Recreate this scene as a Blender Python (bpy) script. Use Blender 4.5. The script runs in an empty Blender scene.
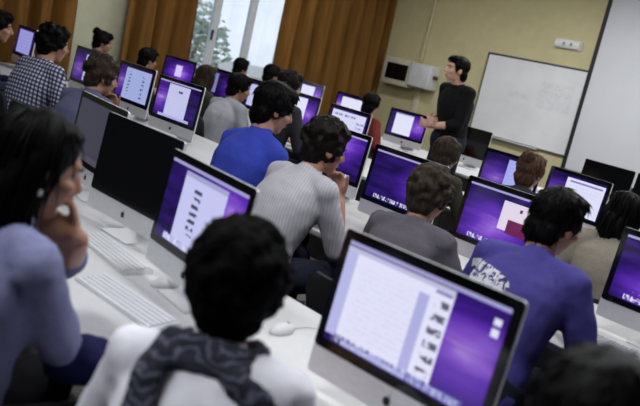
import bpy, bmesh, math, random
from mathutils import Vector, Matrix, noise as mnoise
PI = math.pi
V = Vector
sc = bpy.context.scene
COL = sc.collection
random.seed(7)

# ------------------------------------------------------------------ render look
sc.view_settings.view_transform = 'Standard'
sc.view_settings.look = 'None'
sc.view_settings.exposure = 0.0
sc.view_settings.gamma = 1.0
sc.view_settings.use_curve_mapping = False
sc.cycles.max_bounces = 6
sc.cycles.diffuse_bounces = 4
sc.cycles.caustics_reflective = False
sc.cycles.caustics_refractive = False
sc.cycles.use_denoising = True
sc.cycles.sample_clamp_indirect = 4.0

# ------------------------------------------------------------------ node helpers
class NT:
    def __init__(self, name):
        self.m = bpy.data.materials.new(name)
        self.m.use_nodes = True
        self.t = self.m.node_tree
        self.b = self.t.nodes['Principled BSDF']
    def n(self, typ, **kw):
        nd = self.t.nodes.new(typ)
        for k, v in kw.items():
            setattr(nd, k, v)
        return nd
    def l(self, a, b):
        self.t.links.new(a, b)
    def put(self, sock, v):
        if isinstance(v, bpy.types.NodeSocket):
            self.l(v, sock)
        else:
            sock.default_value = v
    def math(self, op, a, b=0.0, c=None):
        nd = self.n('ShaderNodeMath', operation=op)
        self.put(nd.inputs[0], a)
        self.put(nd.inputs[1], b)
        if c is not None:
            self.put(nd.inputs[2], c)
        return nd.outputs[0]
    def mix(self, fac, a, b):
        nd = self.n('ShaderNodeMix', data_type='RGBA')
        self.put(nd.inputs[0], fac)
        self.put(nd.inputs[6], a)
        self.put(nd.inputs[7], b)
        return nd.outputs[2]
    def coords(self, kind='Object'):
        return self.n('ShaderNodeTexCoord').outputs[kind]
    def xyz(self, v):
        nd = self.n('ShaderNodeSeparateXYZ')
        self.l(v, nd.inputs[0])
        return nd.outputs
    def noise(self, vec, scale=5, detail=3, rough=.5, sc3=None, dist=0.0):
        if sc3:
            mp = self.n('ShaderNodeMapping')
            self.l(vec, mp.inputs[0])
            mp.inputs['Scale'].default_value = sc3
            vec = mp.outputs[0]
        nd = self.n('ShaderNodeTexNoise')
        self.l(vec, nd.inputs['Vector'])
        nd.inputs['Scale'].default_value = scale
        nd.inputs['Detail'].default_value = detail
        nd.inputs['Roughness'].default_value = rough
        nd.inputs['Distortion'].default_value = dist
        return nd.outputs[0]
    def ramp(self, fac, stops):
        nd = self.n('ShaderNodeValToRGB')
        self.put(nd.inputs[0], fac)
        e = nd.color_ramp.elements
        while len(e) < len(stops):
            e.new(.5)
        for i, (p, c) in enumerate(stops):
            e[i].position = p
            e[i].color = c4(c)
        return nd.outputs[0]
    def bump(self, h, strength=.3, dist=.01):
        nd = self.n('ShaderNodeBump')
        self.l(h, nd.inputs['Height'])
        nd.inputs['Strength'].default_value = strength
        nd.inputs['Distance'].default_value = dist
        self.l(nd.outputs[0], self.b.inputs['Normal'])

def c4(c):
    return (c[0], c[1], c[2], 1.0) if len(c) == 3 else tuple(c)

def srgb(r, g, b):
    f = lambda x: (x/255/12.92) if x/255 <= .04045 else ((x/255+.055)/1.055)**2.4
    return (f(r), f(g), f(b))

def surf(name, col, rough=.6, metal=0., var=.12, nscale=20, sc3=None, bump=.0, bdist=.005, sheen=0., spec=.5):
    m = NT(name)
    co = m.coords()
    nz = m.noise(co, nscale, 4, .6, sc3)
    lo = tuple(max(0, x*(1-var)) for x in col)
    hi = tuple(min(1, x*(1+var)) for x in col)
    m.l(m.ramp(nz, [(.3, lo), (.7, hi)]), m.b.inputs['Base Color'])
    m.b.inputs['Roughness'].default_value = rough
    m.b.inputs['Metallic'].default_value = metal
    m.b.inputs['Specular IOR Level'].default_value = spec
    if sheen:
        m.b.inputs['Sheen Weight'].default_value = sheen
    if bump:
        m.bump(nz, bump, bdist)
    return m.m

# ------------------------------------------------------------------ mesh helpers
def mesh_obj(name, me, mat=None, parent=None):
    o = bpy.data.objects.new(name, me)
    COL.objects.link(o)
    if mat is not None:
        me.materials.append(mat)
    if parent is not None:
        o.parent = parent
    return o

def from_bm(bm, smooth=True, auto=None):
    me = bpy.data.meshes.new('m')
    bmesh.ops.recalc_face_normals(bm, faces=bm.faces[:])
    if smooth:
        for f in bm.faces:
            f.smooth = True
        if auto:
            for e in bm.edges:
                if len(e.link_faces) == 2 and e.calc_face_angle(0) > auto:
                    e.smooth = False
    bm.to_mesh(me)
    bm.free()
    return me

def put(name, bm, mat, parent=None, smooth=True, auto=.7):
    return mesh_obj(name, from_bm(bm, smooth, auto), mat, parent)

def box(bm, lo, hi, bev=0.0, M=None, seg=2):
    lo, hi = V(lo), V(hi)
    r = bmesh.ops.create_cube(bm, size=1)
    vs = r['verts']
    c = (lo+hi)/2
    s = hi-lo
    for v in vs:
        v.co = V((v.co.x*s.x, v.co.y*s.y, v.co.z*s.z))+c
    if bev:
        es = list({e for v in vs for e in v.link_edges})
        rr = bmesh.ops.bevel(bm, geom=es, offset=bev, segments=seg, affect='EDGES', profile=.5)
        vs = list({v for f in rr['faces'] for v in f.verts} | {v for v in vs if v.is_valid})
    if M is not None:
        for v in vs:
            v.co = M @ v.co
    return vs

def loft(bm, rings, cap=True, closed=True):
    vr = [[bm.verts.new(p) for p in r] for r in rings]
    n = len(vr[0])
    for a, b in zip(vr, vr[1:]):
        for i in range(n if closed else n-1):
            j = (i+1) % n
            bm.faces.new((a[i], a[j], b[j], b[i]))
    if cap:
        bm.faces.new(vr[0][::-1])
        bm.faces.new(vr[-1])
    return vr

def basis(d, side=None):
    d = d.normalized()
    if side is None:
        side = V((1, 0, 0)) if abs(d.x) < .8 else V((0, 1, 0))
    e1 = (side-d*side.dot(d)).normalized()
    return e1, d.cross(e1)

def capsule(bm, a, b, ra, rb, side=None, k1=1., k2=1., seg=14):
    a, b = V(a), V(b)
    d = b-a
    if d.length < 1e-6:
        d = V((0, 0, 1e-4))
    dn = d.normalized()
    e1, e2 = basis(d, side)
    rings = []
    for ph in (-80, -50, -20):
        p = math.radians(ph)
        rings.append((a+dn*ra*math.sin(p), ra*math.cos(p)))
    rings.append(((a+b)/2, (ra+rb)/2))
    for ph in (20, 50, 80):
        p = math.radians(ph)
        rings.append((b+dn*rb*math.sin(p), rb*math.cos(p)))
    loft(bm, [[c+e1*k1*r*math.cos(2*PI*i/seg)+e2*k2*r*math.sin(2*PI*i/seg) for i in range(seg)] for c, r in rings])

def ellip(bm, c, r, M=None, seg=20):
    rr = bmesh.ops.create_uvsphere(bm, u_segments=seg, v_segments=seg//2+2, radius=1)
    for v in rr['verts']:
        p = V((v.co.x*r[0], v.co.y*r[1], v.co.z*r[2]))+V(c)
        v.co = M @ p if M is not None else p

def tube(bm, pts, r, seg=8, rend=None):
    pts = [V(p) for p in pts]
    rings = []
    e1 = None
    for i, p in enumerate(pts):
        d = pts[min(i+1, len(pts)-1)]-pts[max(i-1, 0)]
        a, b = basis(d, e1)
        e1 = a
        rad = r if rend is None else r+(rend-r)*i/(len(pts)-1)
        rings.append([p+a*rad*math.cos(2*PI*k/seg)+b*rad*math.sin(2*PI*k/seg) for k in range(seg)])
    loft(bm, rings)

def rrect(w0, w1, z0, z1, r, n=4):
    """rounded rectangle outline in (x, z)"""
    out = []
    for cx, cz, a0 in ((w1-r, z1-r, 0), (w0+r, z1-r, 90), (w0+r, z0+r, 180), (w1-r, z0+r, 270)):
        for i in range(n+1):
            a = math.radians(a0+90*i/n)
            out.append((cx+r*math.cos(a), cz+r*math.sin(a)))
    return out

def remesh(bm, voxel, smooth=4, fac=.5):
    me = bpy.data.meshes.new('tmp')
    bmesh.ops.recalc_face_normals(bm, faces=bm.faces[:])
    bm.to_mesh(me)
    bm.free()
    o = bpy.data.objects.new('tmp', me)
    COL.objects.link(o)
    m = o.modifiers.new('r', 'REMESH')
    m.mode = 'VOXEL'
    m.voxel_size = voxel
    if smooth:
        s = o.modifiers.new('s', 'SMOOTH')
        s.factor = fac
        s.iterations = smooth
    dg = bpy.context.evaluated_depsgraph_get()
    out = bpy.data.meshes.new_from_object(o.evaluated_get(dg))
    bpy.data.objects.remove(o)
    bpy.data.meshes.remove(me)
    for p in out.polygons:
        p.use_smooth = True
    return out

def wrinkle(me, amp, freq, str3=(1, 1, 1), seed=0.):
    off = V((seed*3.1, seed*1.7, seed*2.3))
    nr = [v.normal.copy() for v in me.vertices]
    for v, n in zip(me.vertices, nr):
        p = V((v.co.x*str3[0], v.co.y*str3[1], v.co.z*str3[2]))*freq+off
        k = mnoise.noise(p)+.5*mnoise.noise(p*2.1)
        v.co += n*(k*amp)

def tag(o, label=None, cat=None, group=None, kind=None):
    if label: o['label'] = label
    if cat: o['category'] = cat
    if group: o['group'] = group
    if kind: o['kind'] = kind
    return o

def thing(name, label, cat, loc=(0, 0, 0), rz=0., group=None):
    o = bpy.data.objects.new(name, None)
    COL.objects.link(o)
    o.empty_display_size = .1
    o.location = loc
    o.rotation_euler = (0, 0, rz)
    return tag(o, label, cat, group)

def copy_tree(o, parent=None):
    c = o.copy()
    COL.objects.link(c)
    if parent is not None:
        c.parent = parent
    for ch in list(o.children):
        copy_tree(ch, c)
    return c

# ------------------------------------------------------------------ camera
CAM_H = 1.5855
F_PX = 777.9
pitch, roll, yaw = math.radians(10.66), math.radians(13.02), math.radians(45.04)
fwd = V((-math.sin(yaw)*math.cos(pitch), math.cos(yaw)*math.cos(pitch), -math.sin(pitch)))
rgt = V((math.cos(yaw), math.sin(yaw), 0))
up0 = rgt.cross(fwd)
r2 = math.cos(roll)*rgt+math.sin(roll)*up0
u2 = -math.sin(roll)*rgt+math.cos(roll)*up0
cam = bpy.data.cameras.new('camera')
cam.sensor_width = 36
cam.lens = F_PX/640*36
cam.clip_start = .05
cam.dof.use_dof = True
cam.dof.focus_distance = 4.4
cam.dof.aperture_fstop = 2.6
co = bpy.data.objects.new('camera', cam)
COL.objects.link(co)
R3 = Matrix((r2, u2, -fwd)).transposed()
co.matrix_world = Matrix.Translation((0, 0, CAM_H)) @ R3.to_4x4()
sc.camera = co

# ------------------------------------------------------------------ materials
M_wall = surf('cream_paint', srgb(208, 198, 154), .8, var=.05, nscale=6, bump=.05)
M_walld = surf('pale_green_paint', srgb(196, 195, 168), .8, var=.05, nscale=6)
M_dark = surf('slate_blue_paint', srgb(78, 80, 92), .8, var=.05, nscale=6)
M_ceil = surf('ceiling_white', srgb(215, 213, 205), .9, var=.03)
M_floor = surf('grey_terrazzo', srgb(95, 90, 84), .45, var=.25, nscale=60)
M_skirt = surf('brown_skirting', srgb(80, 60, 45), .6)
M_alu = surf('brushed_aluminium', srgb(226, 227, 231), .4, .45, .05, 40, (1, 30, 1))
M_black = surf('black_glass', (.0035, .0035, .004), .1, var=.1)
M_bplast = surf('black_plastic', (.008, .008, .009), .5, var=.15)
M_logo = surf('black_emblem', (.004, .004, .004), .35)
M_desk = surf('white_laminate', srgb(214, 213, 214), .38, var=.03, nscale=30)
M_edge = surf('grey_edge_band', srgb(150, 150, 152), .5)
M_steel = surf('grey_steel', srgb(120, 122, 126), .4, .8, .08)
M_chair = surf('black_fabric', (.007, .007, .009), .85, var=.3, nscale=200, bump=.2, bdist=.001)
M_keyw = surf('white_keycaps', srgb(226, 226, 230), .5, var=.03)
M_white = surf('white_plastic', srgb(222, 222, 224), .45, var=.03)
M_wframe = surf('white_window_frame', srgb(205, 207, 210), .5, var=.04)
M_board = None

def curtain_mat():
    m = NT('ochre_curtain_cloth')
    co = m.coords()
    nz = m.noise(co, 3, 3, .6, (1, 6, .4))
    fine = m.noise(co, 160, 2)
    c = m.ramp(nz, [(.3, srgb(142, 98, 40)), (.7, srgb(178, 128, 56))])
    m.l(c, m.b.inputs['Base Color'])
    m.b.inputs['Roughness'].default_value = .85
    m.bump(fine, .15, .002)
    tr = m.n('ShaderNodeBsdfTranslucent')
    m.l(c, tr.inputs[0])
    mx = m.n('ShaderNodeMixShader')
    mx.inputs[0].default_value = .08
    m.l(m.b.outputs[0], mx.inputs[1])
    m.l(tr.outputs[0], mx.inputs[2])
    m.l(mx.outputs[0], m.t.nodes['Material Output'].inputs[0])
    return m.m
M_curt = curtain_mat()

def glass_mat():
    m = NT('window_glass')
    co = m.coords()
    nz = m.noise(co, 2, 2)
    tr = m.n('ShaderNodeBsdfTransparent')
    m.l(m.ramp(nz, [(.3, (.86, .89, .92)), (.7, (.92, .94, .96))]), tr.inputs[0])
    gl = m.n('ShaderNodeBsdfGlossy')
    gl.inputs['Roughness'].default_value = .03
    mx = m.n('ShaderNodeMixShader')
    mx.inputs[0].default_value = .06
    m.l(tr.outputs[0], mx.inputs[1])
    m.l(gl.outputs[0], mx.inputs[2])
    m.l(mx.outputs[0], m.t.nodes['Material Output'].inputs[0])
    return m.m
M_glass = glass_mat()

def board_mat():
    m = NT('whiteboard_enamel')
    co = m.coords()
    x, y, z = m.xyz(co)
    wv = m.noise(co, 26, 2, .5, (1.6, 1, 1.0), 1.5)
    thin = m.math('LESS_THAN', m.math('ABSOLUTE', m.math('SUBTRACT', wv, .5)), .022)
    a = m.math('MULTIPLY', m.math('GREATER_THAN', x, .98), m.math('LESS_THAN', x, 1.5))
    b = m.math('MULTIPLY', m.math('GREATER_THAN', z, .55), m.math('LESS_THAN', z, .92))
    a2 = m.math('MULTIPLY', m.math('GREATER_THAN', x, .5), m.math('LESS_THAN', x, .85))
    b2 = m.math('MULTIPLY', m.math('GREATER_THAN', z, .62), m.math('LESS_THAN', z, .7))
    reg = m.math('MAXIMUM', m.math('MULTIPLY', a, b), m.math('MULTIPLY', a2, b2))
    k = m.math('MULTIPLY', m.math('MULTIPLY', thin, reg), .35)
    sm = m.noise(co, 3, 3)
    base = m.ramp(sm, [(.3, srgb(232, 232, 234)), (.7, srgb(240, 240, 242))])
    m.l(m.mix(k, base, c4(srgb(90, 95, 110))), m.b.inputs['Base Color'])
    m.b.inputs['Roughness'].default_value = .35
    return m.m

# ------------------------------------------------------------------ room
XW, YW, ZC = -9.06, 9.62, 3.42       # curtain wall, whiteboard wall, ceiling
XR, YB = 2.3, -1.3
def struct(name, bm, mat, smooth=False):
    return tag(put(name, bm, mat, None, smooth), kind='structure')

bm = bmesh.new(); box(bm, (XW-.3, YB-.3, -.12), (XR+.3, YW+.3, 0)); struct('floor', bm, M_floor)
bm = bmesh.new(); box(bm, (XW-.3, YB-.3, ZC), (XR+.3, YW+.3, ZC+.12)); struct('ceiling', bm, M_ceil)
bm = bmesh.new(); box(bm, (XW-.3, YW, 0), (XR+.3, YW+.2, ZC)); struct('wall_front', bm, M_wall)
bm = bmesh.new(); box(bm, (XW-.3, YB-.2, 0), (XR+.3, YB, ZC)); struct('wall_back', bm, M_dark)
bm = bmesh.new(); box(bm, (XR, YB, 0), (XR+.2, YW, ZC)); struct('wall_right', bm, M_dark)
WY0, WY1, WZ0, WZ1 = 5.72, 7.62, .92, 2.85
bm = bmesh.new()
box(bm, (XW-.22, YB, 0), (XW, WY0, ZC)); box(bm, (XW-.22, WY1, 0), (XW, YW, ZC))
box(bm, (XW-.22, WY0, 0), (XW, WY1, WZ0)); box(bm, (XW-.22, WY0, WZ1), (XW, WY1, ZC))
struct('wall_left', bm, M_walld)
bm = bmesh.new(); box(bm, (XW, YW-.015, 0), (XR, YW, .1)); struct('baseboard_front', bm, M_skirt)
bm = bmesh.new(); box(bm, (XW, YB, 0), (XW+.015, YW-.016, .1)); struct('baseboard_left', bm, M_skirt)

# window in the curtain wall: three sashes with their panes
win = bpy.data.objects.new('window_1', None); COL.objects.link(win)
win.location = (XW-.1, WY0, WZ0); tag(win, kind='structure')
H = WZ1-WZ0; Wd = WY1-WY0
bm = bmesh.new()
box(bm, (-.06, 0, 0), (.06, Wd, .06)); box(bm, (-.06, 0, H-.06), (.06, Wd, H))
box(bm, (-.06, 0, .06), (.06, .06, H-.06)); box(bm, (-.06, Wd-.06, .06), (.06, Wd, H-.06))
put('window_frame', bm, M_wframe, win, False)
cuts = [.06, .60, .68, 1.12, 1.20, Wd-.06]
for i, (a, b) in enumerate(((0.06, .62), (.62, 1.22), (1.22, Wd-.06))):
    bm = bmesh.new(); t = .055
    for lo, hi in (((a, .06), (b, .06+t)), ((a, H-.06-t), (b, H-.06)), ((a, .06+t), (a+t, H-.06-t)), ((b-t, .06+t), (b, H-.06-t))):
        box(bm, (-.025, lo[0], lo[1]), (.04, hi[0], hi[1]), .004)
    s = put('sash', bm, M_wframe, win, False)
    bm = bmesh.new(); box(bm, (0, a+t, .06+t), (.006, b-t, H-.06-t)); put('pane', bm, M_glass, s, False)
    if i == 0:
        bm = bmesh.new(); box(bm, (.04, b-.05, .50), (.06, b-.02, .64), .005); box(bm, (.055, b-.05, .60), (.085, b-.03, .64), .004)
        put('window_handle', bm, M_bplast, s)
bm = bmesh.new(); box(bm, (XW-.02, WY0-.05, WZ0-.03), (XW+.12, WY1+.05, WZ0), .005); struct('trim_1', bm, M_wframe)

# outside the window
def leaf_mat():
    m = NT('garden_leaves'); nz = m.noise(m.coords(), 3, 4)
    m.l(m.ramp(nz, [(.3, srgb(120, 140, 124)), (.7, srgb(176, 192, 176))]), m.b.inputs['Base Color'])
    m.b.inputs['Roughness'].default_value = .7
    return m.m
M_leaf = leaf_mat()
M_bark = surf('bark', srgb(95, 85, 75), .9)
bm = bmesh.new(); box(bm, (-60, -40, -1.2), (XW-.35, 60, -1.0))
tag(put('ground_outside', bm, surf('pale_paving', srgb(190, 190, 185), .9, nscale=2), None, False), kind='structure')
def garden_tree(x, y, h, r, label, seed):
    t = thing('garden_tree', label, 'tree', (x, y, -1.0), 0, 'trees outside the window')
    bm = bmesh.new(); tube(bm, [(0, 0, 0), (.05, 0, h*.4), (0, .05, h*.75)], .11, 10, .05); put('trunk', bm, M_bark, t)
    rnd = random.Random(seed); bm = bmesh.new()
    for i in range(620):
        d = V((rnd.gauss(0, 1), rnd.gauss(0, 1), rnd.gauss(0, 1))).normalized()*r*rnd.uniform(.45, 1)
        p = V((d.x, d.y, d.z*1.15+h*.72)); a, b = basis(V((rnd.gauss(0, 1), rnd.gauss(0, 1), rnd.gauss(0, 1)+.01)))
        s = rnd.uniform(.06, .12)
        vs = [bm.verts.new(p+a*s), bm.verts.new(p+b*s*.5), bm.verts.new(p-a*s), bm.verts.new(p-b*s*.5)]
        bm.faces.new(vs)
    put('foliage', bm, M_leaf, t, False)
garden_tree(-13.2, 8.75, 3.0, .75, 'small green tree seen through the left window pane', 1)
garden_tree(-19.5, 12.2, 4.2, 1.1, 'pale green tree farther off behind the left window pane', 2)

# curtains: pleated cloth, a closed thin sheet
def curtain(y0, y1, label, seed):
    rnd = random.Random(seed)
    n = int((y1-y0)*80); pts = []
    ph = rnd.uniform(0, 6)
    for i in range(n+1):
        y = y0+(y1-y0)*i/n
        u = y*2*PI/.31+ph+.7*math.sin(y*3.1+seed)
        pts.append((y, u))
    rows = []
    for k in range(15):
        z = .06+(3.12-.06)*k/14
        open_ = .55+.45*(1-k/14)
        rows.append([V((XW+.04+.02*(1-open_)+.23*open_*(abs(math.sin(u/2))**.7)+.012*math.sin(u*2.1+z*.9), y+.012*math.sin(z*2.1+u*.5), z)) for y, u in pts])
    bm = bmesh.new(); loft(bm, rows, cap=False, closed=False)
    bmesh.ops.solidify(bm, geom=bm.faces[:], thickness=.004)
    o = put('curtain', bm, M_curt, None, True, None)
    return tag(o, label, 'curtain')
curtain(2.6, 4.22, 'ochre curtain at the far left behind the checked shirt', 1)
curtain(4.86, 5.90, 'narrow ochre curtain left of the window', 2)
curtain(7.36, 9.58, 'wide ochre pleated curtain right of the window', 3)
bm = bmesh.new(); tube(bm, [(XW+.11, 2.4, 3.16), (XW+.11, 9.55, 3.16)], .016, 10)
tag(put('curtain_rail', bm, M_steel), 'grey rail carrying the ochre curtains along the left wall', 'curtain rail')

# whiteboard (local x along the wall, z up)
wb = thing('whiteboard', 'white writing board with faint scribbles on the cream wall', 'whiteboard', (-6.91, YW-.001, .97))
WBW, WBH = 2.1, 1.175
bm = bmesh.new(); box(bm, (.02, -.018, .02), (WBW-.02, -.002, WBH-.02)); put('writing_surface', bm, board_mat(), wb, False)
bm = bmesh.new()
for lo, hi in (((0, 0), (WBW, .02)), ((0, WBH-.025), (WBW, WBH)), ((0, .02), (.022, WBH-.025)), ((WBW-.022, .02), (WBW, WBH-.025))):
    box(bm, (lo[0], -.028, lo[1]), (hi[0], 0, hi[1]), .003)
put('frame', bm, surf('dark_grey_frame', srgb(70, 70, 72), .5), wb)
bm = bmesh.new(); box(bm, (.25, -.085, -.005), (1.2, -.028, .01), .003); put('pen_tray', bm, M_alu, wb)

# projection screen
ps = thing('projection_screen', 'large white projection screen with black border on the front wall', 'projection screen', (-5.215, YW-.16, .78))
bm = bmesh.new(); box(bm, (.06, -.004, .06), (2.84, .004, 2.36)); put('screen_cloth', bm, surf('matt_screen_white', srgb(206, 207, 212), .9, var=.02, nscale=3), ps, False)
bm = bmesh.new()
for lo, hi in (((0, 0), (2.9, .06)), ((0, 2.36), (2.9, 2.42)), ((0, .06), (.06, 2.36)), ((2.84, .06), (2.9, 2.36))):
    box(bm, (lo[0], -.006, lo[1]), (hi[0], .006, hi[1]))
put('border', bm, M_bplast, ps, False)
bm = bmesh.new(); tube(bm, [(-.06, .06, 2.49), (2.96, .06, 2.49)], .07, 18); put('roller_case', bm, M_white, ps)
bm = bmesh.new(); tube(bm, [(0, 0, -.012), (2.9, 0, -.012)], .014, 10); put('weight_bar', bm, M_bplast, ps)
for x in (.3, 2.6):
    bm = bmesh.new(); box(bm, (x-.03, .05, 2.44), (x+.03, .158, 2.54), .004); put('wall_bracket', bm, M_steel, ps)

# emergency light
el = thing('emergency_light', 'small white emergency light above the writing board', 'emergency light', (-5.68, YW-.001, 2.43))
bm = bmesh.new(); box(bm, (-.20, -.03, -.065), (.20, 0, .065), .008); put('housing', bm, M_white, el)
bm = bmesh.new()
pr = [(-.03, -.055), (-.06, -.05), (-.075, -.02), (-.075, .02), (-.06, .05), (-.03, .055)]
loft(bm, [[V((x, y, z)) for y, z in pr] for x in (-.185, .185)])
put('diffuser', bm, surf('milky_diffuser', srgb(232, 233, 228), .3, var=.04, nscale=8, sc3=(6, 1, 1)), el)
M_slot = surf('grey_slot', srgb(150, 152, 150), .5)
for x in (-.06, .05):
    bm = bmesh.new(); box(bm, (x, -.079, -.02), (x+.035, -.0745, .022), .002); put('lamp_slot', bm, M_slot, el)

# wall mounted cabinet with a dark glass door, a white box beside it and a conduit
wc = thing('wall_cabinet', 'cream wall cabinet with black glass door beside the curtain', 'cabinet', (-8.71, YW-.001, 1.36))
bm = bmesh.new(); box(bm, (0, -.22, 0), (.57, 0, .42), .012); put('body', bm, surf('cream_metal', srgb(206, 200, 180), .5), wc)
bm = bmesh.new(); box(bm, (.085, -.232, .085), (.535, -.218, .335), .006); put('glass_door', bm, M_black, wc)
wx = thing('wall_box', 'white plastic box mounted right of the black glass cabinet', 'wall box', (-8.12, YW-.001, 1.40))
bm = bmesh.new(); box(bm, (0, -.25, 0), (.42, 0, .37), .025, seg=3); put('casing', bm, surf('box_white', srgb(212, 212, 214), .55, nscale=9), wx)
bm = bmesh.new(); box(bm, (.421, -.17, .17), (.47, -.09, .23), .01); put('cable_socket', bm, surf('dark_socket', srgb(60, 58, 50), .6), wx)
bm = bmesh.new(); tube(bm, [(-8.12, YW-.03, 1.80), (-8.12, YW-.03, ZC)], .028, 12); tag(put('conduit', bm, surf('cream_conduit', srgb(196, 188, 150), .5)), 'cream vertical conduit running up the wall above the white box', 'conduit')
bm = bmesh.new(); box(bm, (-8.07, YW-.05, .1), (-7.98, YW, 1.38), .006); tag(put('cable_duct', bm, surf('cream_duct', srgb(206, 200, 172), .5)), 'cream cable duct dropping below the white wall box', 'cable duct')

# ------------------------------------------------------------------ ceiling lamps
def lamp(x, y, power, rz=0.):
    t = thing('ceiling_lamp', 'white fluorescent ceiling lamp out of view above the room', 'lamp', (x, y, ZC), rz, 'fluorescent ceiling lamps')
    bm = bmesh.new(); box(bm, (-.62, -.16, -.07), (.62, .16, 0), .006); put('housing', bm, M_white, t)
    m = NT('lit_diffuser'); m.l(m.ramp(m.noise(m.coords(), 3, 1), [(.3, (.95, .97, 1)), (.7, (1, 1, 1))]), m.b.inputs['Emission Color'])
    m.b.inputs['Emission Strength'].default_value = 1.5
    bm = bmesh.new(); box(bm, (-.59, -.13, -.078), (.59, .13, -.0705), .002); put('diffuser', bm, m.m, t)
    ld = bpy.data.lights.new('tube_light', 'AREA'); ld.shape = 'RECTANGLE'; ld.size = 1.15; ld.size_y = .24; ld.energy = power
    ld.color = (.95, .975, 1)
    lo = bpy.data.objects.new('tube_light', ld); COL.objects.link(lo); lo.parent = t; lo.location = (0, 0, -.085)
LAMPS = [(-1.7, -.3, 50), (-1.5, 2.0, 38), (-4.4, 1.2, 19), (-1.3, 4.6, 38), (-4.4, 4.4, 24), (-7.0, 4.2, 27), (-1.6, 7.5, 68), (-4.4, 7.5, 62), (-7.0, 7.3, 28)]  # first entry is an unseen lamp added to brighten the white shirt's back
for a in LAMPS: lamp(*a)

# daylight
w = bpy.data.worlds.new('sky'); sc.world = w; w.use_nodes = True
bg = w.node_tree.nodes['Background']
tc = w.node_tree.nodes.new('ShaderNodeTexCoord'); nz = w.node_tree.nodes.new('ShaderNodeTexNoise'); nz.inputs['Scale'].default_value = 2.5
cr = w.node_tree.nodes.new('ShaderNodeValToRGB'); cr.color_ramp.elements[0].color = (.62, .70, .80, 1); cr.color_ramp.elements[1].color = (.80, .83, .88, 1)
w.node_tree.links.new(tc.outputs['Generated'], nz.inputs['Vector']); w.node_tree.links.new(nz.outputs[0], cr.inputs[0]); w.node_tree.links.new(cr.outputs[0], bg.inputs[0])
bg.inputs[1].default_value = 1.5

# ------------------------------------------------------------------ desks
DZ = .72
def desk(y0, y1, x0, x1, label):
    t = thing('bench_desk', label, 'desk', (0, 0, 0))
    bm = bmesh.new(); box(bm, (x0, y0, DZ-.028), (x1, y1, DZ), .004); put('worktop', bm, M_desk, t)
    n = max(2, round((x1-x0)/1.65)+1)
    for i in range(n):
        x = x0+.05+(x1-x0-.1)*i/(n-1)
        for y in (y0+.06, y1-.06):
            bm = bmesh.new(); box(bm, (x-.02, y-.02, 0), (x+.02, y+.02, DZ-.028), .003); put('leg', bm, M_steel, t)
    bm = bmesh.new(); box(bm, (x0+.08, y1-.14, .28), (x1-.08, y1-.122, DZ-.029)); put('modesty_panel', bm, M_edge, t, False)
ROWY = (1.5, 3.25, 5.12, 7.12)
desk(1.0, 1.88, -3.62, 1.1, 'white bench desk in the front row nearest the camera')
desk(2.72, 3.68, -8.62, .9, 'white bench desk in the second row under the purple desktop screens')
desk(4.55, 5.5, -8.4, .5, 'white bench desk in the third row')
desk(6.55, 7.55, -8.4, -1.6, 'white bench desk in the farthest row before the speaker')

# ------------------------------------------------------------------ computers
TILT = Matrix.Translation((0, 0, .45)) @ Matrix.Rotation(math.radians(-4.5), 4, 'X') @ Matrix.Translation((0, 0, -.45))
SW, ST, GB, CB = .264, .45, .13, .055
def shell_mesh():
    bm = bmesh.new()
    rings = []
    for y, ins in ((0, 0), (.009, 0), (.013, .003), (.024, .05), (.034, .12), (.037, .16)):
        rings.append([TILT @ V((x, y, z)) for x, z in rrect(-SW+ins, SW-ins, CB+ins, ST-ins, .012 if ins < .01 else .03)])
    loft(bm, rings)
    return from_bm(bm, True, .9)
def slab(x0, x1, z0, z1, y0, y1, r):
    bm = bmesh.new()
    loft(bm, [[TILT @ V((x, y, z)) for x, z in rrect(x0, x1, z0, z1, r)] for y in (y1, y0)])
    return from_bm(bm, True, .6)
def stand_mesh():
    bm = bmesh.new()
    prof = [(-.055, .0035), (.04, .0035), (.10, .006), (.125, .022), (.118, .06), (.085, .15), (.05, .24), (.042, .27)]
    rings = []
    for i, (y, z) in enumerate(prof):
        a = V((0, *prof[max(i-1, 0)])); b = V((0, *prof[min(i+1, len(prof)-1)]))
        d = (b-a).normalized(); nn = V((0, -d.z, d.y))*.0034
        w_ = .095 if z < .1 else .085
        c = V((0, y, z))
        rings.append([c+V((-w_, 0, 0))-nn, c+V((w_, 0, 0))-nn, c+V((w_, 0, 0))+nn, c+V((-w_, 0, 0))+nn])
    loft(bm, rings)
    return from_bm(bm, True, .6)
def logo_mesh():
    # fruit outline with a bite and a leaf, a thin raised emblem on the chin
    bm = bmesh.new(); n = 40; out = []
    for i in range(n):
        a = 2*PI*i/n
        r = 1-.13*max(0, math.cos(a-PI/2))**6-.08*max(0, math.cos(a+PI/2))**8
        p = V((math.cos(a)*r*.92, math.sin(a)*r))
        q = p-V((1.05, .12))
        if q.length < .42: p = V((1.05, .12))+q.normalized()*.42 if q.length > .01 else p
        out.append(p)
    s = .0125; zc = (CB+GB)/2
    loft(bm, [[TILT @ V((p.x*s, y, zc+p.y*s-.002)) for p in out] for y in (-.0002, -.0012)])
    leaf = [V((.05, 1.0)), V((.12, 1.4)), V((.4, 1.62)), V((.36, 1.25))]
    loft(bm, [[TILT @ V((p.x*s, y, zc+p.y*s-.002)) for p in leaf] for y in (-.0002, -.0012)])
    return from_bm(bm, False)
ME_shell, ME_glass, ME_stand, ME_logo = shell_mesh(), slab(-SW+.001, SW-.001, GB, ST-.001, -.0022, -.0001, .011), stand_mesh(), logo_mesh()
for me, m in ((ME_shell, M_alu), (ME_glass, M_black), (ME_stand, M_alu), (ME_logo, M_logo)): me.materials.append(m)
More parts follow.
